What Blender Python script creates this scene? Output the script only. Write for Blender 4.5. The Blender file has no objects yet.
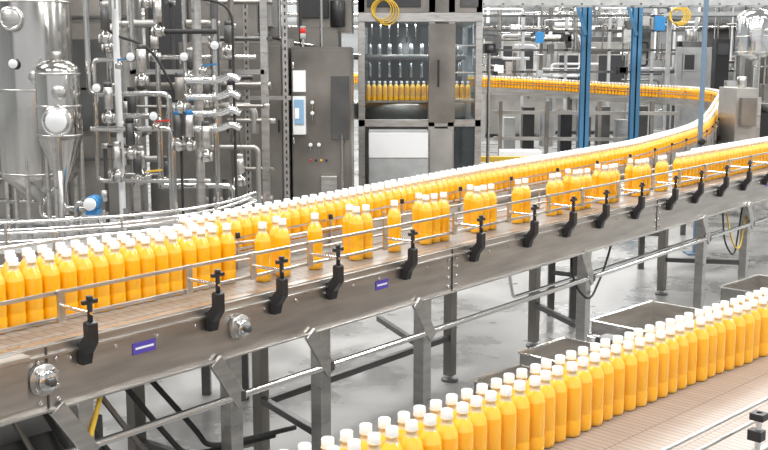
import bpy, math, random
from mathutils import Vector, Matrix
random.seed(11)
scene = bpy.context.scene
scene.view_settings.view_transform = 'Standard'
scene.view_settings.look = 'None'
scene.view_settings.exposure = 0.0

# ------------------------------------------------------------------ materials
MATS = {}
def newmat(name):
    m = bpy.data.materials.new(name); m.use_nodes = True
    nt = m.node_tree; b = nt.nodes['Principled BSDF']
    MATS[name] = m
    return m, nt, b
def simple(name, col, rough=.5, metal=0., coat=0., noise=0., nscale=8., stretch=(1,1,1), spec=None):
    m, nt, b = newmat(name)
    b.inputs['Base Color'].default_value = (*col, 1)
    b.inputs['Roughness'].default_value = rough
    b.inputs['Metallic'].default_value = metal
    b.inputs['Coat Weight'].default_value = coat
    b.inputs['Coat Roughness'].default_value = .08
    if noise > 0:
        tc = nt.nodes.new('ShaderNodeTexCoord'); mp = nt.nodes.new('ShaderNodeMapping')
        mp.inputs['Scale'].default_value = stretch
        n = nt.nodes.new('ShaderNodeTexNoise'); n.inputs['Scale'].default_value = nscale
        n.inputs['Detail'].default_value = 4
        nt.links.new(tc.outputs['Object'], mp.inputs[0]); nt.links.new(mp.outputs[0], n.inputs['Vector'])
        r = nt.nodes.new('ShaderNodeValToRGB')
        r.color_ramp.elements[0].position = .3; r.color_ramp.elements[1].position = .7
        r.color_ramp.elements[0].color = (*[c*(1-noise) for c in col], 1)
        r.color_ramp.elements[1].color = (*[min(1, c*(1+noise*.5)) for c in col], 1)
        nt.links.new(n.outputs['Fac'], r.inputs[0]); nt.links.new(r.outputs[0], b.inputs['Base Color'])
        mr = nt.nodes.new('ShaderNodeMapRange')
        mr.inputs['To Min'].default_value = max(.02, rough-.1); mr.inputs['To Max'].default_value = rough+.12
        nt.links.new(n.outputs['Fac'], mr.inputs[0]); nt.links.new(mr.outputs[0], b.inputs['Roughness'])
    return m
simple('steel', (.60,.585,.565), .30, .95, noise=.2, nscale=6, stretch=(1,1,6))
simple('steel_side', (.53,.505,.475), .32, .9, noise=.25, nscale=5, stretch=(.6,1,5))
simple('steel_bright', (.80,.80,.80), .16, 1.)
simple('steel_pipe', (.58,.57,.55), .15, 1.)
simple('steel_tank', (.58,.565,.54), .18, 1., noise=.15, nscale=3, stretch=(1,1,.4))
simple('steel_panel', (.29,.272,.25), .34, .85, noise=.35, nscale=2.2)
simple('steel_panel_light', (.43,.42,.40), .4, .8, noise=.3, nscale=2.2)
simple('steel_dark', (.14,.14,.14), .4, .8, noise=.3, nscale=3)
simple('black_plastic', (.018,.018,.02), .38)
simple('dark_interior', (.035,.036,.04), .6)
simple('rubber', (.03,.03,.03), .7)
simple('white_plastic', (.78,.79,.80), .4)
simple('paper', (.85,.86,.88), .6)
simple('blue_paint', (.05,.17,.31), .45)
simple('post_paint', (.14,.21,.29), .45)
simple('light_blue', (.25,.42,.55), .45)
simple('pump_blue', (.03,.20,.45), .35)
simple('label_purple', (.10,.07,.42), .4)
simple('yellow_paint', (.72,.47,.05), .5)
simple('red_lens', (.6,.03,.02), .3)
simple('screen', (.25,.42,.62), .2)
simple('grey_paint', (.38,.39,.39), .5, noise=.15)
simple('cardboard', (.42,.29,.17), .8)
simple('green_hose', (.03,.16,.13), .5)
simple('wall_paint', (.46,.48,.49), .8, noise=.2, nscale=.6)
simple('ceiling_paint', (.50,.51,.52), .8)
simple('cap_white', (.86,.86,.85), .35)
# juice: glossy PET filled with cloudy orange liquid
def juice(name,col):
    m, nt, b = newmat(name)
    b.inputs['Base Color'].default_value = (*col,1); b.inputs['Roughness'].default_value = .2
    b.inputs['Coat Weight'].default_value = .9; b.inputs['Coat Roughness'].default_value = .05
    b.inputs['Subsurface Weight'].default_value = .4
    b.inputs['Subsurface Radius'].default_value = (.02,.012,.002)
    b.inputs['Subsurface Scale'].default_value = 1.
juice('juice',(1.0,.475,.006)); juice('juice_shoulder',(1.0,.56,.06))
m, nt, b = newmat('neck_pet')
b.inputs['Base Color'].default_value = (.94,.76,.46,1); b.inputs['Roughness'].default_value = .10
b.inputs['Transmission Weight'].default_value = .35
# glass panel
m, nt, b = newmat('glass_panel')
tr = nt.nodes.new('ShaderNodeBsdfTransparent'); tr.inputs[0].default_value=(.80,.84,.86,1)
gl = nt.nodes.new('ShaderNodeBsdfGlossy'); gl.inputs['Roughness'].default_value=.05
mx = nt.nodes.new('ShaderNodeMixShader'); mx.inputs[0].default_value=.06
nt.links.new(tr.outputs[0], mx.inputs[1]); nt.links.new(gl.outputs[0], mx.inputs[2])
nt.links.new(mx.outputs[0], nt.nodes['Material Output'].inputs[0])
# floor
m, nt, b = newmat('floor_concrete')
tc = nt.nodes.new('ShaderNodeTexCoord'); n = nt.nodes.new('ShaderNodeTexNoise'); n.inputs['Scale'].default_value=1.5; n.inputs['Detail'].default_value=9; n.inputs['Roughness'].default_value=.6
nt.links.new(tc.outputs['Object'], n.inputs['Vector'])
r = nt.nodes.new('ShaderNodeValToRGB'); r.color_ramp.elements[0].position=.38; r.color_ramp.elements[1].position=.62
r.color_ramp.elements[0].color=(.18,.18,.175,1); r.color_ramp.elements[1].color=(.33,.33,.325,1)
nt.links.new(n.outputs['Fac'], r.inputs[0]); nt.links.new(r.outputs[0], b.inputs['Base Color'])
mr = nt.nodes.new('ShaderNodeMapRange'); mr.inputs['From Min'].default_value=.35; mr.inputs['From Max'].default_value=.65; mr.inputs['To Min'].default_value=.16; mr.inputs['To Max'].default_value=.5
nt.links.new(n.outputs['Fac'], mr.inputs[0]); nt.links.new(mr.outputs[0], b.inputs['Roughness'])
# slat belts (object coords, slats perpendicular to travel = local x)
def belt_mat(name, c1, c2, pitch, yp, mort=.0022):
    m, nt, b = newmat(name)
    tc = nt.nodes.new('ShaderNodeTexCoord')
    br = nt.nodes.new('ShaderNodeTexBrick'); br.offset=.5
    br.inputs['Scale'].default_value=1.; br.inputs['Brick Width'].default_value=pitch; br.inputs['Row Height'].default_value=yp
    br.inputs['Mortar Size'].default_value=mort; br.inputs['Mortar Smooth'].default_value=.2
    br.inputs['Color1'].default_value=(*c1,1); br.inputs['Color2'].default_value=(*c2,1); br.inputs['Mortar'].default_value=(c1[0]*.45,c1[1]*.45,c1[2]*.45,1)
    nt.links.new(tc.outputs['Object'], br.inputs['Vector']); nt.links.new(br.outputs['Color'], b.inputs['Base Color'])
    b.inputs['Roughness'].default_value=.36; b.inputs['Metallic'].default_value=.15
belt_mat('belt_brown', (.33,.285,.255), (.37,.32,.29), .025, .15, .0018)
belt_mat('belt_grey', (.27,.262,.25), (.31,.30,.288), .038, .083)

# ------------------------------------------------------------------ mesh builder
class MB:
    def __init__(s): s.v=[]; s.f=[]; s.m=[]; s.sm=[]; s.M=Matrix.Identity(4)
    def add(s, vs, fs, mat, smooth=False):
        o=len(s.v)
        s.v += [tuple(s.M@Vector(v)) for v in vs]
        for f in fs:
            s.f.append(tuple(i+o for i in f)); s.m.append(mat); s.sm.append(smooth)
    def box(s,x0,x1,y0,y1,z0,z1,mat):
        vs=[(x0,y0,z0),(x1,y0,z0),(x1,y1,z0),(x0,y1,z0),(x0,y0,z1),(x1,y0,z1),(x1,y1,z1),(x0,y1,z1)]
        s.add(vs,[(0,3,2,1),(4,5,6,7),(0,1,5,4),(1,2,6,5),(2,3,7,6),(3,0,4,7)],mat)
    def beam(s,p,q,w,h,mat):
        p=Vector(p);q=Vector(q);d=(q-p).normalized()
        up=Vector((0,0,1)) if abs(d.z)<.95 else Vector((1,0,0))
        a=d.cross(up).normalized()*w/2; c=a.cross(d).normalized()*h/2
        vs=[p-a-c,p+a-c,p+a+c,p-a+c,q-a-c,q+a-c,q+a+c,q-a+c]
        s.add(vs,[(0,1,2,3),(7,6,5,4),(4,5,1,0),(5,6,2,1),(6,7,3,2),(7,4,0,3)],mat)
    def tube(s,pts,r,mat,seg=8,cap=True):
        pts=[Vector(p) for p in pts]; n=len(pts)
        rings=[]; prev=None
        for i,p in enumerate(pts):
            if i==0: t=pts[1]-p
            elif i==n-1: t=p-pts[i-1]
            else: t=(pts[i+1]-p).normalized()+(p-pts[i-1]).normalized()
            t.normalize()
            if prev is None:
                a=Vector((0,0,1)) if abs(t.z)<.9 else Vector((1,0,0))
                x=t.cross(a).normalized()
            else:
                x=(prev-t*prev.dot(t)).normalized()
            prev=x; y=t.cross(x)
            rings.append([p+(x*math.cos(2*math.pi*k/seg)+y*math.sin(2*math.pi*k/seg))*r for k in range(seg)])
        vs=[v for R in rings for v in R]; fs=[]
        for i in range(n-1):
            for k in range(seg):
                a=i*seg+k; b2=i*seg+(k+1)%seg
                fs.append((a,b2,b2+seg,a+seg))
        s.add(vs,fs,mat,True)
        if cap:
            s.add(rings[0],[tuple(range(seg-1,-1,-1))],mat); s.add(rings[-1],[tuple(range(seg))],mat)
    def pipe(s,pts,r,mat,bend=None,seg=10):
        bend=bend or r*2.5
        P=[Vector(p) for p in pts]; out=[P[0]]
        for i in range(1,len(P)-1):
            a=P[i-1]-P[i]; c=P[i+1]-P[i]
            ba=min(bend,a.length*.45); bc=min(bend,c.length*.45)
            A=P[i]+a.normalized()*ba; C=P[i]+c.normalized()*bc
            for k in range(6):
                u=k/5; out.append(A*(1-u)**2+P[i]*2*u*(1-u)+C*u*u)
        out.append(P[-1]); s.tube(out,r,mat,seg)
    def rev(s,prof,c,mat,axis=(0,0,1),seg=20,smooth=True):
        ax=Vector(axis).normalized(); q=Vector((0,0,1)).rotation_difference(ax).to_matrix()
        c=Vector(c); vs=[];fs=[]
        for (r,z) in prof:
            for k in range(seg):
                t=2*math.pi*k/seg; vs.append(c+q@Vector((r*math.cos(t),r*math.sin(t),z)))
        for i in range(len(prof)-1):
            for k in range(seg):
                a=i*seg+k;b2=i*seg+(k+1)%seg
                fs.append((a,b2,b2+seg,a+seg))
        s.add(vs,fs,mat,smooth)
    def cyl(s,c,r,h,mat,axis=(0,0,1),seg=18):
        e=min(r,h)*.08
        s.rev([(0,0),(r-e,0),(r,e),(r,h-e),(r-e,h),(0,h)],c,mat,axis,seg,True)
    def torus(s,c,R,r,mat,axis=(0,0,1),seg=24):
        ax=Vector(axis).normalized(); q=Vector((0,0,1)).rotation_difference(ax).to_matrix(); c=Vector(c)
        pts=[c+q@Vector((R*math.cos(2*math.pi*k/seg),R*math.sin(2*math.pi*k/seg),0)) for k in range(seg+1)]
        s.tube(pts,r,mat,8,False)
    def prism_yz(s,poly,x0,x1,mat):
        n=len(poly); vs=[(x0,y,z) for y,z in poly]+[(x1,y,z) for y,z in poly]
        fs=[tuple(range(n)),tuple(range(2*n-1,n-1,-1))]+[(i,i+n,(i+1)%n+n,(i+1)%n) for i in range(n)]
        s.add(vs,fs,mat)
    def prism_xy(s,poly,z0,z1,mat):
        n=len(poly); vs=[(x,y,z0) for x,y in poly]+[(x,y,z1) for x,y in poly]
        fs=[tuple(range(n-1,-1,-1)),tuple(range(n,2*n))]+[(i,(i+1)%n,(i+1)%n+n,i+n) for i in range(n)]
        s.add(vs,fs,mat)
    def ribbon(s,path,o0,o1,z0,z1,mat):
        P=[Vector(p) for p in path]; vs=[];fs=[];n=len(P)
        for i,p in enumerate(P):
            t=(P[min(i+1,n-1)]-P[max(i-1,0)]); t.z=0; t.normalize(); nn=Vector((-t.y,t.x,0))
            for (o,z) in ((o0,z0),(o1,z0),(o1,z1),(o0,z1)): vs.append(p+nn*o+Vector((0,0,z)))
        for i in range(n-1):
            for k in range(4):
                a=i*4+k;b2=i*4+(k+1)%4; fs.append((a,b2,b2+4,a+4))
        fs+=[(3,2,1,0),(4*n-4,4*n-3,4*n-2,4*n-1)]
        s.add(vs,fs,mat)
    def build(s,name,parent=None,bevel=0):
        me=bpy.data.meshes.new(name)
        me.from_pydata(s.v,[],s.f)
        names=sorted(set(s.m)); idx={k:i for i,k in enumerate(names)}
        for k in names: me.materials.append(MATS[k])
        me.polygons.foreach_set('material_index',[idx[k] for k in s.m])
        me.polygons.foreach_set('use_smooth',s.sm); me.update()
        ob=bpy.data.objects.new(name,me); scene.collection.objects.link(ob)
        if parent: ob.parent=parent
        if bevel:
            bv=ob.modifiers.new('bevel','BEVEL'); bv.width=bevel; bv.segments=1; bv.limit_method='ANGLE'; bv.angle_limit=math.radians(50)
        return ob
def empty(name,loc=(0,0,0),rz=0):
    e=bpy.data.objects.new(name,None); e.location=loc; e.rotation_euler=(0,0,rz); e.empty_display_size=.2
    scene.collection.objects.link(e); return e

# ------------------------------------------------------------------ bottles
J=[(0,0),(.024,0),(.0292,.004),(.0306,.012),(.0306,.046),(.0292,.051),(.0292,.055),(.0306,.060),(.0306,.140),(.0298,.152)]
JS=[(.0298,.152),(.0270,.165),(.0215,.177),(.0175,.184)]
N=[(.0175,.184),(.0145,.189),(.0136,.194),(.0136,.197),(.0172,.198),(.0172,.2005),(.0135,.201)]
C=[(.0155,.2005),(.0158,.203),(.0156,.219),(.0142,.2215),(0,.222)]
def bottles(mb,positions,seg=12):
    for (x,y,z) in positions:
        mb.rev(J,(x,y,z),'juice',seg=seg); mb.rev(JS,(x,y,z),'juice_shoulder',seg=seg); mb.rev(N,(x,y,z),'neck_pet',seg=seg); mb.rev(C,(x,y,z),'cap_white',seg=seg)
def jit(a=.004): return random.uniform(-a,a)

# ------------------------------------------------------------------ paths
def catmull(P,n=8):
    P=[Vector(p) for p in P]; out=[]
    for i in range(len(P)-1):
        p0=P[max(i-1,0)];p1=P[i];p2=P[i+1];p3=P[min(i+2,len(P)-1)]
        for k in range(n):
            t=k/n
            out.append(.5*((2*p1)+(p2-p0)*t+(2*p0-5*p1+4*p2-p3)*t*t+(-p0+3*p1-3*p2+p3)*t**3))
    out.append(P[-1]); return out
def walk(path,step,start=0.,end=1e9):
    res=[];d=0;nxt=start
    for a,b2 in zip(path[:-1],path[1:]):
        L=(b2-a).length
        while nxt<=d+L and nxt<=end:
            t=(b2-a).normalized(); res.append((a+t*(nxt-d),Vector((-t.y,t.x,0)).normalized())); nxt+=step
        d+=L
    return res

# ------------------------------------------------------------------ room shell
mb=MB(); mb.box(-14,16,-6,27,-.1,0,'floor_concrete'); mb.build('floor')
mb=MB(); mb.box(-14,16,27,27.2,0,6.5,'wall_paint'); mb.build('wall_back')
mb=MB(); mb.box(-14.2,-14,-6,27.2,0,6.5,'wall_paint'); mb.build('wall_left')
mb=MB(); mb.box(16,16.2,-6,27.2,0,6.5,'wall_paint'); mb.build('wall_right')
mb=MB(); mb.box(-14,16,-6,27,6.5,6.6,'ceiling_paint'); mb.build('ceiling')

# ------------------------------------------------------------------ main conveyor (local x = travel, y = away from camera)
TH=math.radians(51.3); P0=(-.985,2.925,0); ZC=.885
conv=empty('bottle_conveyor',P0,TH)
def W(s,t,z=None):
    return (P0[0]+math.cos(TH)*s-math.sin(TH)*t, P0[1]+math.sin(TH)*s+math.cos(TH)*t, ZC if z is None else z)
mb=MB()
S0,S1=-.9,9.5
mb.box(S0,S1,.0,.012,ZC-.19,ZC+.002,'steel_side')            # near side plate
mb.box(S0,S1,-.012,.0,ZC-.030,ZC-.022,'steel')                # folded lip
mb.box(S0,S1,-.018,.0,ZC-.19,ZC-.183,'steel')
mb.box(S0,S1,.588,.60,ZC-.185,ZC-.022,'steel_side')
for s in [0.02,2.05,4.15,6.3]:
    mb.box(s-.003,s+.003,-.004,.0,ZC-.185,ZC,'steel_dark')
    for z in (.725,.765,.805,.845):
        for ds in(-.03,.03): mb.cyl((s+ds,0,z),.007,.008,'steel_bright',(0,-1,0),8)
for i in range(60):
    s=-.7+i*.16; mb.cyl((s,0,ZC-.05),.006,.006,'steel_bright',(0,-1,0),8)
for s in [-.5,.3,1.1,1.9,2.7,3.5,4.3,5.1,5.9,6.7,7.5]:
    mb.box(s-.02,s+.02,.012,.588,ZC-.16,ZC-.08,'steel')
for s,r in((.0,.048),(.77,.045)):
    mb.cyl((s,-.001,ZC-.09),r,.018,'steel',(0,-1,0),24); mb.cyl((s,-.018,ZC-.09),r*.62,.022,'steel_bright',(0,-1,0),24)
    mb.cyl((s,-.04,ZC-.09),r*.28,.02,'steel_dark',(0,-1,0),16)
    for k in range(4):
        a=math.pi/4+k*math.pi/2; mb.cyl((s+math.cos(a)*r*.8,-.019,ZC-.09+math.sin(a)*r*.8),.006,.008,'steel_bright',(0,-1,0),8)
for s,w in((.37,.045),(1.56,.04),(6.05,.05)):
    mb.box(s-w,s+w,-.003,0,ZC-.093,ZC-.056,'label_purple'); mb.box(s-w*.8,s+w*.8,-.004,-.003,ZC-.078,ZC-.071,'paper')
mb.build('frame',conv,.0015)
mb=MB()
mb.box(S0,S1,.02,.58,ZC-.02,ZC,'belt_grey')
mb.box(S0,S1,.014,.045,ZC,ZC+.006,'steel'); mb.box(1.2,S1,.335,.350,ZC,ZC+.004,'steel_bright')
mb.prism_xy([(S0,.60),(2.2,.60),(2.2,.7),(1.3,.95),(S0,.95)],ZC-.03,ZC-.001,'belt_grey')
mb.build('belt',conv)
# guide rails + brackets
mb=MB()
for z in (.045,.125):
    mb.box(S0,S1,.098,.106,ZC+z-.006,ZC+z+.006,'steel')
for z in (.05,.12):
    mb.pipe([(S0,.46,ZC+z),(.75,.46,ZC+z)],.006,'steel',.1)
    mb.pipe([(1.0,.36,ZC+z),(1.25,.30,ZC+z),(4.5,.27,ZC+z),(S1,.27,ZC+z)],.006,'steel',.1)
    mb.pipe([(-.9,.97,ZC+z),(.8,.93,ZC+z),(1.3,.75,ZC+z)],.007,'steel_bright',.1)
SB=[-.4,.14,.64,.94,1.24,1.70,2.2,2.66,3.04,3.4,3.83,4.29,4.68,5.1,5.52,5.95,6.4,6.85,7.3]
for s in SB:
    prof=[(-.002,ZC-.075),(-.028,ZC-.075),(-.038,ZC-.04),(-.064,ZC-.005),(-.064,ZC+.055),(-.046,ZC+.063),(-.036,ZC+.055),(-.036,ZC+.015),(-.014,ZC-.01),(-.002,ZC-.012)]
    mb.prism_yz(prof,s-.017,s+.017,'black_plastic')
    mb.cyl((s,-.05,ZC+.05),.008,.075,'black_plastic')
    mb.box(s-.026,s+.026,-.057,-.043,ZC+.112,ZC+.125,'black_plastic'); mb.cyl((s,-.05,ZC+.12),.010,.016,'black_plastic')
    mb.tube([(s,-.06,ZC+.085),(s,.10,ZC+.085)],.006,'steel_bright')
    mb.box(s-.012,s+.012,.086,.098,ZC+.035,ZC+.135,'steel')
for s in [1.5+.45*i for i in range(15)]:
    mb.tube([(s,.30 if s<4.5 else .27,ZC+.01),(s,.30 if s<4.5 else .27,ZC+.15)],.006,'steel')
for s in(-.5,-.1,.3,.7): mb.tube([(s,.95,ZC-.02),(s,.95,ZC+.15)],.007,'steel')
mb.build('guide_rails',conv,.0015)
# legs
mb=MB()
for s in [.157,.774,1.24,1.894,3.35,4.96,5.76,7.2]:
    mb.box(s-.028,s+.028,.015,.071,.03,ZC-.16,'steel'); mb.cyl((s,.04,0),.045,.012,'steel_dark'); mb.cyl((s,.04,.01),.014,.03,'steel_bright')
    mb.beam((s-.12,-.012,ZC-.183),(s,-.012,ZC-.36),.014,.055,'steel')
for s in [.75,1.41,2.57,2.82,3.69,5.51,7.2]:
    mb.box(s-.026,s+.026,.52,.572,.03,ZC-.16,'steel_panel'); mb.cyl((s,.545,0),.045,.012,'steel_dark'); mb.cyl((s,.545,.01),.014,.03,'steel_bright')
for a,b2 in((.774,.75),(1.24,1.41),(3.35,3.69),(5.76,5.51)):
    mb.beam((a,.04,.26),(b2,.545,.26),.03,.03,'steel_dark')
mb.beam((1.41,.545,.24),(2.82,.545,.24),.03,.03,'steel_dark'); mb.beam((2.57,.545,.24),(2.9,1.1,.24),.03,.03,'steel_dark')
mb.tube([(-.3,-.005,.55),(8.5,-.005,.55)],.013,'steel_bright',10)
mb.pipe([(.3,.3,.62),(3.0,.3,.60),(3.05,.3,.45),(6,.3,.44)],.009,'steel_bright')
for s in (.774,1.24,3.35,4.96,5.76): mb.box(s-.012,s+.012,-.02,.015,.53,.57,'steel_dark')
mb.pipe([(3.3,.1,.70),(3.15,.0,.55),(3.3,-.02,.42),(3.6,.05,.55),(3.8,.1,.70)],.006,'rubber',.1)
mb.pipe([(5.5,.1,.70),(5.4,.0,.45),(5.55,.0,.38),(5.8,.05,.68)],.006,'yellow_paint',.1)
mb.pipe([(5.45,.1,.70),(5.25,.0,.48),(5.45,.0,.34),(5.7,.05,.68)],.006,'rubber',.1)
mb.build('legs_and_pipes',conv,.002)
mb=MB()
mb.box(-.7,-.06,-.03,.0,ZC-.16,ZC-.02,'steel_side'); mb.box(-.7,-.05,-.035,.09,ZC-.022,ZC-.004,'steel')
for i in range(9):
    mb.pipe([(-.3+.1*i,.2,.68),(-.25+.12*i,.15,.4),(.0+.1*i,.2,.3),(.4+.12*i,.3,.2)],.010,'rubber' if i%3 else 'steel_panel',.15)
mb.pipe([(.22,.02,.70),(.13,.0,.5),(.13,.0,.02)],.008,'yellow_paint',.1)
mb.box(-.1,.35,.2,.4,.35,.55,'steel_dark')
mb.build('drive_housing',conv,.003)

# bottles on main conveyor
mb=MB(); pos=[]
for j,t in enumerate((.245,.305,.365)):
    s=-.85+(j%2)*.031
    while s<.99-.02*j:
        pos.append((s+jit(),t+jit(.004),ZC)); s+=.0622
groups=[1.06,1.17,1.353,1.60,1.663,1.85,2.08,2.143,2.206,2.49,2.553,2.616,2.86,2.923,3.2,3.263,3.45,3.513,3.576,3.80,3.863,3.926,4.22,4.283,4.346,4.54,4.603]
for g in groups: pos.append((g,.165+jit(.006),ZC))
for g in (1.20,1.63,2.11,2.52,3.48,3.83,4.25): pos.append((g+.0,.228,ZC))
s=4.82
while s<9: pos.append((s,.165+jit(.004),ZC)); s+=.0622
s=5.2
while s<9: pos.append((s,.228+jit(.003),ZC)); s+=.0622
bottles(mb,pos,16); b1=mb.build('orange_juice_bottles'); b1.location=P0; b1.rotation_euler=(0,0,TH)

# ------------------------------------------------------------------ diverging lane, sweeping away and round to the filler
BL=[W(.85,.47),W(1.3,.50),W(1.9,.55),W(2.49,.62),W(3.36,.71),W(4.38,.77),W(5.2,.83),W(5.9,.92)]
BL+=[(2.9,9.95,.88),(3.52,11.5,.90),(4.25,13.6,.93),(5.0,15.8,.96),(5.45,17.2,.98),(5.55,18.3,1.0),(5.25,19.1,1.02),(4.5,19.6,1.05),(1.9,20.7,1.18),(-2,22.2,1.25)]
path=catmull(BL)
mb=MB()
mb.ribbon(path,-.07,.07,-.02,.001,'belt_grey')
half=[p for p in path if p.y<13]
mb.ribbon(path,.075,.085,-.13,.002,'steel_side'); mb.ribbon(path,-.085,-.075,-.13,.002,'steel_side')
mb.ribbon(half,-.087,-.081,.002,.066,'steel')                  # raised guard on the near side
for z in(.075,.12):
    for o in(-.072,.068): mb.ribbon(path,o,o+.005,z-.005,z+.005,'steel_bright')
for p,n in walk(path,.6,.3):
    for o in(-.092,.085):
        q=p+n*o; mb.tube([q+Vector((0,0,-.05)),q+Vector((0,0,.14))],.006,'steel',6)
        mb.cyl(q+Vector((0,0,.125)),.010,.022,'black_plastic',seg=8)
for p,n in walk(path,1.9,3.6):
    for o in(-.08,.08):
        q=p+n*o; mb.box(q.x-.022,q.x+.022,q.y-.022,q.y+.022,0,p.z-.1,'steel_dark')
    mb.beam(p+n*.08+Vector((0,0,.3-p.z)),p-n*.08+Vector((0,0,.3-p.z)),.03,.03,'steel_dark')
mb.build('bottle_conveyor.001')
# empty infeed belt curving away to the left
ip=catmull([(-3.6,4.15,ZC),(-2.6,4.35,ZC),(-1.75,4.5,ZC),(-1.2,4.72,ZC),(-.85,5.1,ZC),(-.7,5.6,ZC)])
mb=MB(); mb.ribbon(ip,-.12,.12,-.02,0,'belt_grey')
for o in(-.135,.125): mb.ribbon(ip,o,o+.01,-.13,.004,'steel_side')
for o in(-.13,.12):
    for z in(.05,.10): mb.tube([p+Vector((0,o,z)) for p in ip],.007,'steel_bright')
for p,n in walk(ip,.45,.2):
    for o in(-.13,.13): q=p+n*o; mb.tube([q,q+Vector((0,0,.13))],.007,'steel',6)
for p,n in walk(ip,1.3,.5):
    for o in(-.11,.11): q=p+n*o; mb.box(q.x-.022,q.x+.022,q.y-.022,q.y+.022,0,ZC-.1,'steel_dark')
mb.build('infeed_conveyor')
mb=MB(); pos=[]
for i,(p,n) in enumerate(walk(path,.0622,.10)):
    q=p+n*(-.030+jit(.003)); pos.append(tuple(q))
for i,(p,n) in enumerate(walk(path,.0622,.13)):
    q=p+n*(.030+jit(.003)); pos.append(tuple(q))
bottles(mb,pos,10); mb.build('orange_juice_bottles.001')

# ------------------------------------------------------------------ lower conveyor (foreground right)
TH2=math.radians(45.4); Q0=(.425,2.885,0); ZL=.60
c2=empty('bottle_conveyor.002',Q0,TH2)
mb=MB()
mb.box(-2.2,5.5,-.47,.15,ZL-.02,ZL,'belt_brown')
mb.build('belt',c2)
mb=MB()
mb.box(-2.2,5.5,.15,.162,ZL-.15,ZL+.012,'steel_side'); mb.box(-2.2,5.5,-.485,-.47,ZL-.15,ZL+.012,'steel_side')
for z in (.05,.12): mb.box(-2.2,5.5,.10,.107,ZL+z-.006,ZL+z+.006,'steel')
for z in (.075,.125): mb.tube([(-2.2,-.44,ZL+z),(5.5,-.44,ZL+z)],.006,'steel')
for s in (-.15,.36,.9,1.5,2.1):
    mb.tube([(s,-.50,ZL-.02),(s,-.50,ZL+.14)],.009,'steel_bright')
    mb.box(s-.016,s+.016,-.515,-.475,ZL+.06,ZL+.09,'black_plastic'); mb.box(s-.02,s+.02,-.52,-.48,ZL+.12,ZL+.14,'black_plastic')
for s in (-.9,-.3,.3,.95,1.6,2.3,3.0):
    mb.tube([(s,.17,ZL-.02),(s,.17,ZL+.14)],.007,'steel')
    mb.box(s-.03,s+.03,.16,.22,ZL-.06,ZL-.03,'steel')
for s in (-1.2,.1,1.5,2.9,4.3):
    for t in(.10,-.42): mb.box(s-.025,s+.025,t-.025,t+.025,0,ZL-.1,'steel')
    mb.beam((s,.10,.2),(s,-.42,.2),.03,.03,'steel_dark')
mb.build('frame',c2,.0015)
mb=MB()
def trough(s0,s1,t0,t1,z0,z1):
    w=.006
    mb.box(s0,s1,t0,t1,z0,z0+w,'steel_panel_light'); mb.box(s0,s0+w,t0,t1,z0,z1,'steel'); mb.box(s1-w,s1,t0,t1,z0,z1,'steel')
    mb.box(s0,s1,t0,t0+w,z0,z1-.03,'steel'); mb.box(s0,s1,t1-w,t1,z0,z1,'steel')
    mb.box(s0-.012,s0+w,t0,t1,z1-.004,z1,'steel_bright'); mb.box(s0,s1,t1-w,t1+.012,z1-.004,z1,'steel_bright')
trough(1.20,1.68,.18,.60,ZL-.10,ZL+.06); trough(.70,1.00,.18,.58,ZL-.08,ZL+.03); trough(.34,.60,.18,.50,ZL-.08,ZL+.02)
trough(.0,.18,.18,.38,ZL-.10,ZL+.0); trough(2.2,2.6,.18,.55,ZL-.10,ZL+.05)
for s,t in((1.3,.5),(.55,.45)):
    mb.box(s-.03,s+.03,t,t+.06,0,ZL-.1,'steel')
mb.cyl((1.10,.52,ZL-.05),.03,.08,'steel_bright'); mb.box(1.05,1.13,.36,.48,ZL-.06,ZL+.04,'steel_dark'); mb.box(1.0,1.2,.2,.5,ZL-.09,ZL-.06,'steel')
mb.build('side_troughs',c2,.0015)
mb=MB(); pos=[]
for j,t in enumerate((-.012,.050)):
    s=-1.3+(j%2)*.033
    while s<5.2:
        dt=.010*math.sin(s*3.1)+jit(.006)
        pos.append((s+jit(.0015),t+dt,ZL)); s+=.0640
bottles(mb,pos,24); b3=mb.build('orange_juice_bottles.002'); b3.location=Q0; b3.rotation_euler=(0,0,TH2)

# ------------------------------------------------------------------ background: tanks, piping
SBt='steel_pipe'
def tank(name,x,y,r,z0,z1,cone,mat='steel_tank',manway=False):
    mb=MB()
    prof=[(.03,z0-cone),(r*.25,z0-cone*.8),(r*.98,z0),(r,z0+.02),(r,z1),(r*.93,z1+r*.22),(r*.6,z1+r*.45),(r*.2,z1+r*.53),(0,z1+r*.54)]
    mb.rev(prof,(x,y,0),mat,seg=32)
    for z in(z0+.04,(z0+z1)/2,z1-.02): mb.torus((x,y,z),r,.008,'steel',seg=32)
    mb.cyl((x,y,z1+r*.5),r*.22,.06,'steel')
    mb.pipe([(x,y,z0-cone+.02),(x,y,z0-cone-.1),(x+r*1.3,y-.05,z0-cone-.1)],.022,SBt)
    for k in range(3):
        a=math.pi/6+k*2*math.pi/3; px,py=x+math.cos(a)*r*.95,y+math.sin(a)*r*.95
        mb.tube([(px,py,0),(px,py,z0+.15)],.018,'steel'); mb.cyl((px,py,0),.04,.015,'steel_dark')
    mb.cyl((x+r*.35,y-r*.95,(z0+z1)/2+.1),.05,.03,'steel',(0,-1,0))
    if manway:
        mb.cyl((x-.05,y-r*.96,z1-.15),.09,.05,'steel',(0,-1,0),28); mb.torus((x-.05,y-r-.03,z1-.15),.075,.012,'steel_bright',(0,1,0))
        mb.cyl((x-.05,y-r-.01,z1-.48),.04,.02,'steel_dark',(0,-1,0)); mb.cyl((x-.05,y-r-.03,z1-.48),.034,.004,'white_plastic',(0,-1,0))
    return mb.build(name)
tank('process_tank',-2.69,8.2,.29,.80,2.15,.22,'steel_tank',True)
tank('process_tank.001',-2.36,7.70,.155,1.12,1.62,.40)
tank('process_tank.002',-3.5,9.4,.3,.8,2.6,.25)
mb=MB()
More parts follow.
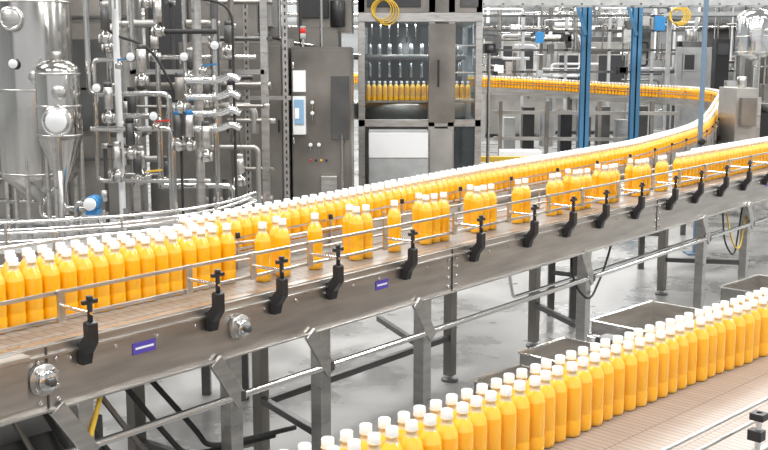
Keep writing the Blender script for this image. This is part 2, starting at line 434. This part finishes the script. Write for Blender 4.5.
mb.cyl((-2.31,7.51,1.27),.10,.05,'steel',(0,-1,0),28); mb.torus((-2.31,7.47,1.27),.10,.012,'steel_bright',(0,1,0)); mb.cyl((-2.31,7.46,1.27),.075,.012,'white_plastic',(0,-1,0),28)
mb.tube([(-2.31,7.49,1.17),(-2.31,7.49,.9)],.02,SBt); mb.cyl((-2.31,7.49,0),.02,.92,'steel')
mb.build('pressure_filter')

def valve(mb,x,y,z,col='steel_dark',h=.16,body='steel'):
    mb.rev([(0,-.04),(.03,-.035),(.038,0),(.03,.035),(.015,.05),(.015,.07)],(x,y,z),SBt,seg=14)
    mb.cyl((x,y,z+.065),.034,h,body,seg=16); mb.cyl((x,y,z+.065+h),.03,.035,col,seg=16)
    mb.cyl((x-.045,y,z),.034,.012,'steel',(1,0,0),14); mb.cyl((x+.033,y,z),.034,.012,'steel',(1,0,0),14)
def handle(mb,x,y,z,col):
    mb.rev([(0,-.03),(.028,-.02),(.028,.02),(0,.03)],(x,y,z),SBt,seg=12); mb.beam((x,y-.03,z+.04),(x+.11,y-.03,z+.05),.02,.012,col); mb.tube([(x,y,z),(x,y-.03,z+.045)],.008,'steel',6)
def gauge(mb,x,y,z,r=.035):
    mb.cyl((x,y,z),r,.02,'steel_dark',(0,-1,0),18); mb.cyl((x,y-.02,z),r*.85,.003,'white_plastic',(0,-1,0),18); mb.tube([(x,y,z-r),(x,y,z-r-.06)],.007,SBt,6)
mb=MB()
Y=7.9
mb.pipe([(-2.19,Y,2.6),(-2.19,Y,1.45),(-1.6,Y,1.45),(-1.6,Y,.1)],.022,SBt)
mb.pipe([(-1.95,Y-.1,2.7),(-1.95,Y-.1,1.38),(-1.95,Y-.1,.1)],.024,'white_plastic')
mb.pipe([(-1.86,Y,2.7),(-1.86,Y,1.7),(-2.15,Y,1.7),(-2.15,Y,.8),(-1.3,Y,.8)],.018,SBt)
mb.pipe([(-2.1,Y+.1,1.28),(-1.7,Y+.1,1.28),(-1.7,Y+.1,.75),(-1.15,Y+.1,.75),(-1.15,Y+.1,.1)],.024,SBt)
mb.pipe([(-2.15,Y-.15,1.20),(-1.55,Y-.15,1.20),(-1.55,Y-.15,.55),(-1.1,Y-.15,.55)],.02,SBt)
mb.pipe([(-1.38,Y,2.7),(-1.38,Y,.1)],.035,'steel'); mb.pipe([(-1.27,Y+.1,2.0),(-1.27,Y+.1,.1)],.022,SBt)
mb.pipe([(-1.9,Y-.2,.62),(-1.9,Y-.2,.5),(-1.2,Y-.2,.5)],.022,SBt)
mb.pipe([(-1.2,Y-.2,1.9),(-1.6,Y-.2,1.9),(-1.6,Y-.2,2.6)],.018,'rubber'); mb.pipe([(-2.05,Y-.1,2.6),(-2.05,Y-.1,1.9),(-1.7,Y-.1,1.8),(-1.5,Y-.1,1.4),(-1.5,Y-.1,.5)],.010,'rubber',.15)
mb.pipe([(-1.75,Y-.1,2.6),(-1.75,Y-.1,2.2),(-1.1,Y-.1,2.1),(-1.1,Y-.1,.5)],.010,'rubber',.15)
for i,z in enumerate((1.55,1.43,1.31,1.20)):
    mb.pipe([(-1.45,Y-.15,z),(-1.20,Y-.15,z),(-1.12,Y-.15,z+.04),(-1.05,Y-.15,z)],.026,'steel_bright'); mb.cyl((-1.25,Y-.15,z),.04,.025,'steel',(1,0,0),14)
for (x,z,c,bd) in((-1.62,1.9,'steel_dark','steel'),(-1.5,1.08,'pump_blue','steel_dark'),(-1.42,1.08,'pump_blue','steel'),(-1.75,1.55,'steel_dark','steel'),(-2.0,1.28,'steel_dark','steel'),(-1.3,1.0,'steel_dark','steel'),(-1.85,1.02,'black_plastic','steel_dark'),(-1.48,1.35,'steel_dark','steel_panel'),(-2.0,1.85,'steel','steel_dark'),(-1.7,2.1,'steel_dark','steel'),(-1.95,.85,'steel','steel')):
    valve(mb,x,Y-.2,z,c,.16,bd)
for x,z,c in((-1.65,1.22,'red_lens'),(-1.3,1.62,'pump_blue'),(-1.9,1.66,'pump_blue'),(-1.72,.86,'yellow_paint')): handle(mb,x,Y-.25,z,c)
for x,z in((-2.05,1.5),(-1.8,1.72),(-1.65,1.3),(-1.42,1.72),(-1.9,2.15),(-1.2,1.8)): gauge(mb,x,Y-.3,z)
rnd=random.Random(5)
for i in range(32):
    y=rnd.uniform(8.5,9.0); x=rnd.uniform(-2.2,-1.1); z=rnd.uniform(.5,2.5); r=rnd.choice([.012,.016,.02,.026,.034])
    pts=[(x,y,z)]
    for k in range(rnd.randint(2,4)):
        q=list(pts[-1]); a=rnd.choice([0,2,0,2,1])
        q[a]+=rnd.choice([-1,1])*rnd.uniform(.15,.8)*(.3 if a==1 else 1)
        q[2]=max(.1,min(2.8,q[2])); q[0]=max(-2.3,min(-.95,q[0])); q[1]=min(9.05,max(8.5,q[1]))
        if (Vector(q)-Vector(pts[-1])).length>.06 : pts.append(tuple(q))
    if len(pts)>1:
        mb.pipe(pts,r,rnd.choice([SBt,'steel_panel_light','steel_panel','steel_dark']))
        c=Vector(pts[1]); mb.cyl(c-Vector((0,0,.02)),r*1.7,.04,'steel',seg=12)
for i in range(14):
    valve(mb,rnd.uniform(-2.1,-1.1),rnd.uniform(8.1,8.6),rnd.uniform(.7,2.1),rnd.choice(['steel_dark','black_plastic','steel']),rnd.uniform(.1,.18),rnd.choice(['steel','steel_dark']))
for x in(-2.1,-1.0):
    mb.box(x-.03,x+.03,8.9,8.96,0,3,'steel')
for z in(.4,1.6,2.4): mb.box(-2.2,-1.0,8.9,8.95,z-.02,z+.02,'steel')
mb.build('process_piping')
mb=MB() # small dosing pump
mb.cyl((-2.08,7.42,.69),.052,.13,'pump_blue',(0,1,0),24); mb.cyl((-2.08,7.40,.69),.044,.02,'white_plastic',(0,-1,0),24); mb.box(-2.12,-2.04,7.42,7.55,.61,.645,'pump_blue')
mb.cyl((-2.00,7.48,.70),.022,.08,'steel',(0,0,1),16); mb.box(-2.15,-2.0,7.40,7.58,.59,.61,'steel'); mb.box(-2.11,-2.05,7.45,7.51,0,.59,'steel')
mb.pipe([(-2.12,7.47,.69),(-2.20,7.47,.69),(-2.20,7.47,.3)],.018,SBt)
mb.build('blue_pump')
mb=MB()
mb.box(-6.0,-2.5,10.6,11.1,.1,2.9,'steel_panel'); mb.box(-2.45,-1.3,11.0,11.1,.1,2.9,'steel_panel')
for x in(-5,-4.4,-3.8,-3.2,-2.6): mb.box(x-.02,x+.02,10.55,10.6,.1,2.9,'steel')
for z in (.7,1.4,2.1): mb.box(-6.0,-2.5,10.56,10.6,z,z+.03,'steel_dark')
mb.box(-2.4,-2.0,10.95,11.0,1.2,2.6,'dark_interior'); mb.box(-1.9,-1.5,10.95,11.0,.5,1.6,'steel_dark'); mb.box(-4.2,-3.4,10.56,10.6,1.6,2.3,'dark_interior'); mb.box(-3.1,-2.7,10.56,10.6,1.0,1.9,'steel_dark')
mb.build('equipment_enclosure',None,.004)

def cabinet(x0,x1,y0,y1,z1,mat='steel_panel',doors=2,legs=.1):
    mb=MB(); mb.box(x0,x1,y0,y1,legs,z1,mat); mb.box(x0+.03,x1-.03,y0+.03,y1-.03,0,legs,'steel_dark')
    w=(x1-x0)/doors
    for i in range(doors):
        mb.box(x0+i*w+.012,x0+(i+1)*w-.012,y0-.02,y0,legs+.03,z1-.03,mat)
        mb.box(x0+(i+1)*w-.05,x0+(i+1)*w-.03,y0-.04,y0-.02,(z1)*.55,(z1)*.55+.12,'black_plastic')
        for z in(.25,z1*.5,z1-.2): mb.cyl((x0+i*w+.02,y0-.03,z),.01,.06,'steel_bright',seg=8)
    return mb
mb=cabinet(-1.92,-.95,10.0,10.7,1.86,'steel_panel',2)
mb.box(-.95,-.90,9.96,10.7,.1,1.9,'steel'); mb.box(-1.8,-1.2,10.1,10.5,1.86,1.92,'steel')
mb.build('control_cabinet',None,.004)
mb=cabinet(-.88,-.31,10.1,10.9,1.82,'steel_panel',1)
mb.box(-.50,-.33,10.02,10.08,.95,1.55,'steel_dark'); mb.box(-.86,-.74,9.99,10.08,1.0,1.36,'white_plastic'); mb.box(-.845,-.755,9.98,9.99,1.10,1.33,'screen')
mb.box(-.84,-.80,9.975,9.98,1.15,1.25,'paper'); mb.box(-.86,-.74,10.03,10.08,1.40,1.60,'paper')
for x,z in((-.68,1.3),(-.68,1.2),(-.62,.9),(-.7,.9),(-.37,1.2),(-.37,1.0)): gauge(mb,x,10.06,z,.022)
for i in range(4): mb.cyl((-.70+i*.05,10.07,.75),.012,.02,['red_lens','black_plastic','yellow_paint','black_plastic'][i],(0,-1,0),10)
mb.box(-.6,-.45,10.02,10.08,.35,.6,'steel'); mb.pipe([(-.4,10.0,1.0),(-.4,10.0,.3),(-.8,9.95,.3)],.014,SBt)
mb.build('operator_panel',None,.003)
mb=MB()
for x in(-1.2,-.86):
    mb.box(x-.02,x+.02,9.3,9.34,0,3.0,'steel')
    for i in range(48): mb.box(x-.007,x+.007,9.297,9.3,.1+i*.06,.13+i*.06,'dark_interior')
for z in(1.35,2.7): mb.box(-1.25,-.82,9.34,9.37,z,z+.035,'steel')
mb.build('strut_frame')
mb=MB(); mb.tube([(-.78,10.3,1.82),(-.78,10.3,1.9)],.012,'steel'); mb.cyl((-.78,10.3,1.9),.028,.05,'grey_paint'); mb.cyl((-.78,10.3,1.95),.028,.05,'red_lens'); mb.cyl((-.78,10.3,2.0),.028,.02,'grey_paint')
mb.build('stack_light')
mb=MB()
mb.box(-2.0,-.5,11.6,12.6,.1,2.05,'steel_panel'); mb.box(-1.75,-1.2,11.5,12.4,2.05,2.9,'steel_panel_light'); mb.box(-.95,-.35,11.7,12.4,2.0,2.9,'steel_panel')
mb.box(-.9,-.6,11.65,11.7,2.15,2.7,'dark_interior'); mb.box(-1.68,-1.45,11.45,11.5,2.15,2.6,'steel_panel')
mb.cyl((-.5,11.6,2.05),.08,.28,'black_plastic'); mb.cyl((-1.95,11.4,2.1),.09,.5,SBt)
for i in range(8): mb.pipe([(-2.2+i*.22,11.3,2.9),(-2.2+i*.22,11.3,2.2-.06*i),(-2.0+i*.25,11.3,2.1-.05*i)],.018,SBt if i%2 else 'rubber')
mb.build('syrup_mixer_unit',None,.004)

# filling machine
mb=MB(); x0,x1,y0,y1=-.29,1.10,12.0,14.2
for x in(x0,.50,.72,x1-.07):
    mb.box(x,x+.075,y0,y0+.08,.0,3.0,'steel')
for x in(x0,x1-.07): mb.box(x,x+.075,y1-.08,y1,.0,3.0,'steel')
mb.box(x0,x1,y0-.03,y1,2.12,2.22,'steel'); mb.box(x0,x1,y0,y1,2.22,3.1,'steel_panel'); mb.box(x0+.1,x0+.7,y0-.02,y0,2.28,2.7,'dark_interior'); mb.box(.85,1.05,y0-.02,y0,2.28,2.7,'steel_dark')
mb.box(x0,x1,y0,y0+.05,.95,1.03,'steel'); mb.box(x0,x1,y0+.06,y1-.1,.1,1.0,'steel_dark'); mb.box(x0,x1,y1-.05,y1,1.0,2.2,'steel_dark'); mb.box(x0+.02,x0+.04,y0+.1,y1-.05,1.0,2.12,'steel_dark')
mb.box(x0+.12,.49,y0-.25,y0+.05,.2,.92,'grey_paint'); mb.box(x0+.12,.49,y0-.26,y0-.25,.62,.9,'white_plastic')
mb.box(x1-.02,x1,y0+.1,y1-.1,.1,1.0,'steel')
mb.cyl((.25,13.0,1.0),.75,.2,'steel_panel',seg=40); mb.cyl((.25,13.0,1.7),.75,.06,'steel_panel',seg=40); mb.cyl((.25,13.0,1.2),.2,.9,'steel_dark')
for k in range(34):
    a=2*math.pi*k/34; xx,yy=.25+.68*math.cos(a),13.0+.68*math.sin(a)
    if xx>x0+.07 and xx<x1-.05 and yy<13.1:
        mb.cyl((xx,yy,1.50),.018,.2,'steel_bright',seg=8); mb.cyl((xx,yy,1.76),.026,.12,'steel',seg=8)
for i in range(6): mb.pipe([(x0+.15+i*.1,12.25,2.1),(x0+.15+i*.1,12.25,1.98),(x0+.15+i*.1,12.45,1.9)],.010,SBt)
for z in(1.25,1.55,1.85): mb.box(.80,1.02,y0+.01,y0+.03,z,z+.015,'steel')
mb.box(.5,.8,y0-.04,y0,1.0,2.1,'steel_panel'); mb.box(.60,.62,y0-.07,y0-.04,1.4,1.7,'black_plastic')
mb.box(.52,.78,y0-.03,y0,.15,.93,'steel_panel_light')
mb.build('filling_machine',None,.003)
FM=bpy.data.objects['filling_machine']
mb=MB(); mb.box(-.21,.50,y0+.03,y0+.036,1.03,2.12,'glass_panel'); mb.box(.80,1.03,y0+.03,y0+.036,.4,2.12,'glass_panel'); mb.box(x1-.04,x1-.034,y0+.1,y1-.1,1.03,2.1,'glass_panel')
mb.build('glass_doors',FM)
mb=MB(); mb.box(-.24,1.05,12.27,12.36,1.21,1.235,'steel'); mb.build('outfeed_track',FM)
l=bpy.data.lights.new('filler_fill_light','AREA'); l.shape='RECTANGLE'; l.size=1.1; l.size_y=.12; l.energy=14  # added fill light without a fixture, brightens the bottles inside the filler
o=bpy.data.objects.new('filler_fill_light',l); o.location=(.4,12.14,2.1); o.rotation_euler=(math.radians(12),0,0); scene.collection.objects.link(o); o.parent=FM
mb=MB(); bottles(mb,[(-.18+i*.064,12.31,1.235) for i in range(19)],10); mb.build('orange_juice_bottles.003')
mb=MB()
for k in range(4): mb.torus((-.03+.02*k,11.90,2.25-.01*k),.11+.01*k,.007,'yellow_paint',(0.1*k,1,.1),20)
mb.build('hose_coil')
mb=MB()
for k in range(4): mb.torus((4.85+.02*k,17.8,2.42),.12+.012*k,.012,'yellow_paint',(0.1*k,1,.1),20)
mb.tube([(4.85,17.85,3.2),(4.85,17.85,2.5)],.02,'steel')
mb.build('hose_coil.001')

# blue steel columns and overhead tray
for i,(x,y) in enumerate(((3.32,17.6),(4.22,17.9))):
    mb=MB(); w=.075
    mb.box(x-w,x+w,y-w,y-w+.02,0,4,'blue_paint'); mb.box(x-w,x+w,y+w-.02,y+w,0,4,'blue_paint'); mb.box(x-.012,x+.012,y-w,y+w,0,4,'blue_paint'); mb.box(x-.14,x+.14,y-.14,y+.14,0,.02,'blue_paint')
    mb.beam((x-.02,y-.08,2.1),(x-.35,y-.08,3.1),.05,.05,'blue_paint')
    mb.build('steel_column' if i==0 else 'steel_column.001')
mb=MB()
for y in(16.4,17.0): mb.box(1.4,12,y,y+.03,2.52,2.62,'grey_paint')
for i in range(34): mb.box(1.5+i*.3,1.53+i*.3,16.4,17.0,2.53,2.55,'grey_paint')
for k in range(5): mb.tube([(1.4,16.5+.1*k,2.58),(12,16.5+.1*k,2.58)],.02,['rubber','steel','white_plastic','rubber','light_blue'][k],6)
for x in(2,5,8,11): mb.tube([(x,16.7,2.5),(x,16.7,6.5)],.012,'steel')
mb.build('cable_tray')
mb=MB(); mb.box(2.735,2.77,9.18,9.215,0,3.4,'post_paint'); mb.box(2.67,2.83,9.12,9.28,0,.015,'post_paint'); mb.cyl((2.75,9.17,1.0),.03,.05,'black_plastic',(0,-1,0)); mb.build('support_post')
# right-hand machinery near the bend
mb=MB(); mb.box(3.78,4.02,11.4,12.0,.1,1.40,'steel_panel_light'); mb.box(4.08,4.50,11.8,12.3,.6,1.12,'black_plastic'); mb.box(4.12,4.17,11.85,12.2,0,.6,'steel'); mb.box(4.4,4.45,11.85,12.2,0,.6,'steel')
mb.box(3.82,3.98,11.32,11.4,1.0,1.3,'steel_panel'); mb.cyl((4.3,11.9,1.12),.10,.1,'steel_dark'); mb.box(4.6,4.9,12.3,12.9,.1,1.15,'steel_panel')
mb.cyl((3.9,11.6,1.4),.05,.12,'steel'); mb.box(4.05,4.09,11.5,11.54,0,1.3,'steel')
mb.build('reject_station',None,.004)
for i,(x,y) in enumerate(((6.85,19.8),(7.6,19.8),(8.4,20.3))):
    tank('storage_tank' if i==0 else 'storage_tank.%03d'%i,x,y,.34,1.80,2.45,.12,'steel_bright')
mb=MB() # walkway with handrail behind the tanks
mb.box(5.6,11.5,20.9,21.5,2.55,2.62,'grey_paint')
for x in(5.7,7.2,8.7,10.2,11.4):
    mb.box(x-.04,x+.04,21.4,21.48,0,2.6,'grey_paint'); mb.tube([(x,20.92,2.6),(x,20.92,3.5)],.02,'yellow_paint')
for z in(3.05,3.5): mb.tube([(5.6,20.92,z),(11.5,20.92,z)],.02,'yellow_paint')
mb.build('walkway')
def machine(name,x0,x1,y0,y1,z1,mat,wins):
    mb=MB(); mb.box(x0,x1,y0,y1,.08,z1,mat)
    for (a,b2,c,d) in wins:
        mb.box(a-.03,b2+.03,y0-.03,y0,c-.03,d+.03,'steel'); mb.box(a,b2,y0-.035,y0-.03,c,d,'dark_interior')
    for x in(x0,x1): mb.box(x-.04,x+.04,y0-.05,y0+.02,0,z1,'grey_paint')
    mb.box(x0+.1,x1-.1,y0+.1,y1-.1,z1,z1+.12,'steel_dark'); mb.cyl(((x0+x1)/2,y0+.3,z1+.12),.12,.25,'steel')
    mb.build(name,None,.005)
machine('labelling_machine',2.2,3.6,23.4,24.6,2.1,'steel_panel_light',[(2.3,2.8,1.5,2.0),(3.0,3.4,1.5,2.0)])
machine('packing_machine',3.9,5.6,24.4,25.5,2.1,'steel_panel_light',[(4.0,4.7,1.2,1.8),(4.9,5.5,1.2,1.8)])
machine('electrical_cabinet',6.0,6.6,21.7,22.0,1.95,'grey_paint',[(6.1,6.3,1.5,1.8)])
machine('palletizer_cell',8.5,11.5,24.4,25.8,2.6,'steel_panel',[(8.8,10,1.2,2.4)])
rnd=random.Random(9)
mb=MB()
for i in range(80):
    y=rnd.uniform(26.0,26.5); x=rnd.uniform(1.5,11); z=rnd.uniform(1.2,3.5); r=rnd.choice([.02,.03,.045,.06])
    pts=[(x,y,z)]
    for k in range(3):
        q=list(pts[-1]); a=[0,2][(k+i)%2]; q[a]+=rnd.choice([-1,1])*rnd.uniform(.3,1.8); q[2]=max(.3,min(3.8,q[2]))
        if (Vector(q)-Vector(pts[-1])).length>.1: pts.append(tuple(q))
    mb.pipe(pts,r,rnd.choice(['steel_bright',SBt,'steel_dark','steel_panel','white_plastic','steel_panel','white_plastic']),seg=8)
for z,y in((2.5,26.7),(2.8,26.6),(3.1,26.7)): mb.tube([(-10,y,z),(15,y,z)],.06,SBt)
for i in range(14): x=1.5+i*.8; mb.box(x-.04,x+.04,26.75,26.85,0,4,'grey_paint')
for i in range(5): x=1.6+i*2.1; mb.box(x,x+.9,26.85,26.95,1.9,2.6,'steel_dark')
mb.build('overhead_pipework')
# pipe rack just behind the return conveyor
mb=MB()
for x in [2.0+.9*i for i in range(6)]:
    mb.box(x-.03,x+.03,22.3,22.36,0,2.7,'grey_paint')
for z in(1.45,1.9,2.3,2.6): mb.box(1.9,6.6,22.3,22.34,z-.02,z+.02,'steel_dark')
for i in range(32):
    y=rnd.uniform(22.4,22.9); x=rnd.uniform(2.0,6.4); z=rnd.uniform(1.2,2.6); r=rnd.choice([.015,.025,.035,.05])
    pts=[(x,y,z)]
    for k in range(3):
        q=list(pts[-1]); a=[0,2][(k+i)%2]; q[a]+=rnd.choice([-1,1])*rnd.uniform(.2,1.0); q[2]=max(.6,min(2.8,q[2])); q[0]=max(1.9,min(6.6,q[0]))
        if (Vector(q)-Vector(pts[-1])).length>.1: pts.append(tuple(q))
    if len(pts)>1: mb.pipe(pts,r,rnd.choice([SBt,'steel_dark','rubber','steel_panel','white_plastic','steel','white_plastic']),seg=8)
for i in range(18):
    x=rnd.uniform(2.1,6.4); z=rnd.uniform(1.3,2.4); w=rnd.uniform(.06,.2); h=rnd.uniform(.08,.3)
    mb.box(x,x+w,22.1,22.29,z,z+h,rnd.choice(['steel_dark','black_plastic','grey_paint','pump_blue','steel_panel','paper','steel','black_plastic']))
mb.build('pipe_rack')
mb=MB()
for (a,b2,c) in((1.9,5.0,.35),(1.9,5.0,.8)):
    mb.beam((a,18.4,c),(b2,18.0,c),.06,.06,'steel_panel_light')
for x in(2.0,2.8,3.7,4.6): mb.box(x-.03,x+.03,18.15,18.25,0,1.0,'steel_panel')
for i in range(8): x=2.1+i*.33; mb.box(x,x+.2,18.5,18.8,rnd.uniform(0,.2),rnd.uniform(.45,.9),rnd.choice(['steel','steel_dark','steel_panel','black_plastic','grey_paint']))
mb.build('transfer_frame')
mb=MB()
for i in range(18):
    x=5.0+rnd.uniform(2,5.0); y=rnd.uniform(22.5,23.6); w=rnd.uniform(.15,.4); h=rnd.uniform(1.2,2.3)
    mb.box(x,x+w,y,y+w,0.0,h,rnd.choice(['steel','grey_paint','steel_panel','steel_dark','black_plastic','steel']))
    mb.box(x+.03,x+w-.03,y-.02,y,h-.35,h-.1,rnd.choice(['dark_interior','paper','steel_dark']))
for i in range(9):
    x=5.9+i*.42; w=rnd.uniform(.15,.3); h=rnd.uniform(.8,1.35); y=rnd.uniform(18,19)
    mb.box(x,x+w,y,y+w,0.0,h,rnd.choice(['steel','grey_paint','steel_panel','steel_dark']))
mb.build('machine_modules',None,.005)
mb=MB(); mb.box(1.7,2.5,15.9,16.6,0,.12,'cardboard')
for i in range(4): mb.box(1.7+.22*i,1.85+.22*i,15.9,16.6,.12,.14,'cardboard')
mb.box(1.8,2.4,16.0,16.5,.14,.32,'white_plastic'); mb.build('pallet')
mb=MB()
for k in range(10):
    a=rnd.uniform(0,6); mb.pipe([(2.0+.17*k,13.3,.1),(2.1+.15*k,13.2,.5+.1*math.sin(a)),(2.4+.12*k,13.4,.45),(2.3+.15*k,13.5,.1)],.022,rnd.choice(['green_hose','green_hose','pump_blue','rubber']),.2)
mb.box(1.9,3.2,13.1,13.7,0,.1,'steel_dark'); mb.build('hose_bundle')
mb=MB(); mb.box(1.2,3.4,14.6,14.7,.30,.37,'yellow_paint')
for x in(1.3,2.3,3.3): mb.box(x-.04,x+.04,14.6,14.7,0,.37,'yellow_paint')
mb.build('safety_barrier')
mb=MB(); mb.box(1.26,1.40,13.4,13.6,1.78,1.9,'black_plastic'); mb.tube([(1.33,13.5,0),(1.33,13.5,1.8)],.02,'steel'); mb.cyl((1.33,13.5,0),.12,.02,'steel'); mb.cyl((1.33,13.4,1.84),.04,.05,'steel_dark',(0,-1,0)); mb.build('inspection_camera')

# ------------------------------------------------------------------ lighting
w=bpy.data.worlds.new('world'); scene.world=w; w.use_nodes=True
w.node_tree.nodes['Background'].inputs[0].default_value=(.96,.975,1,1); w.node_tree.nodes['Background'].inputs[1].default_value=.80
for x in(-7,-1,5,11):
    for y in(1,7.5,14,20.5,25):
        l=bpy.data.lights.new('high_bay_light','AREA'); l.shape='RECTANGLE'; l.size=3.2; l.size_y=1.0; l.energy=345; l.color=(1,.985,.96)
        o=bpy.data.objects.new('high_bay_light',l); o.location=(x,y,6.2); scene.collection.objects.link(o)
        mb=MB(); mb.box(-1.65,1.65,-.55,.55,.03,.12,'grey_paint'); f=mb.build('lamp_housing',o)

# ------------------------------------------------------------------ camera
cam=bpy.data.cameras.new('camera'); cam.sensor_width=36; cam.lens=36*1055/768; cam.clip_end=200
co=bpy.data.objects.new('camera',cam); co.location=(0,0,1.7); co.rotation_euler=(math.radians(90-8.9),0,0)
scene.collection.objects.link(co); scene.camera=co
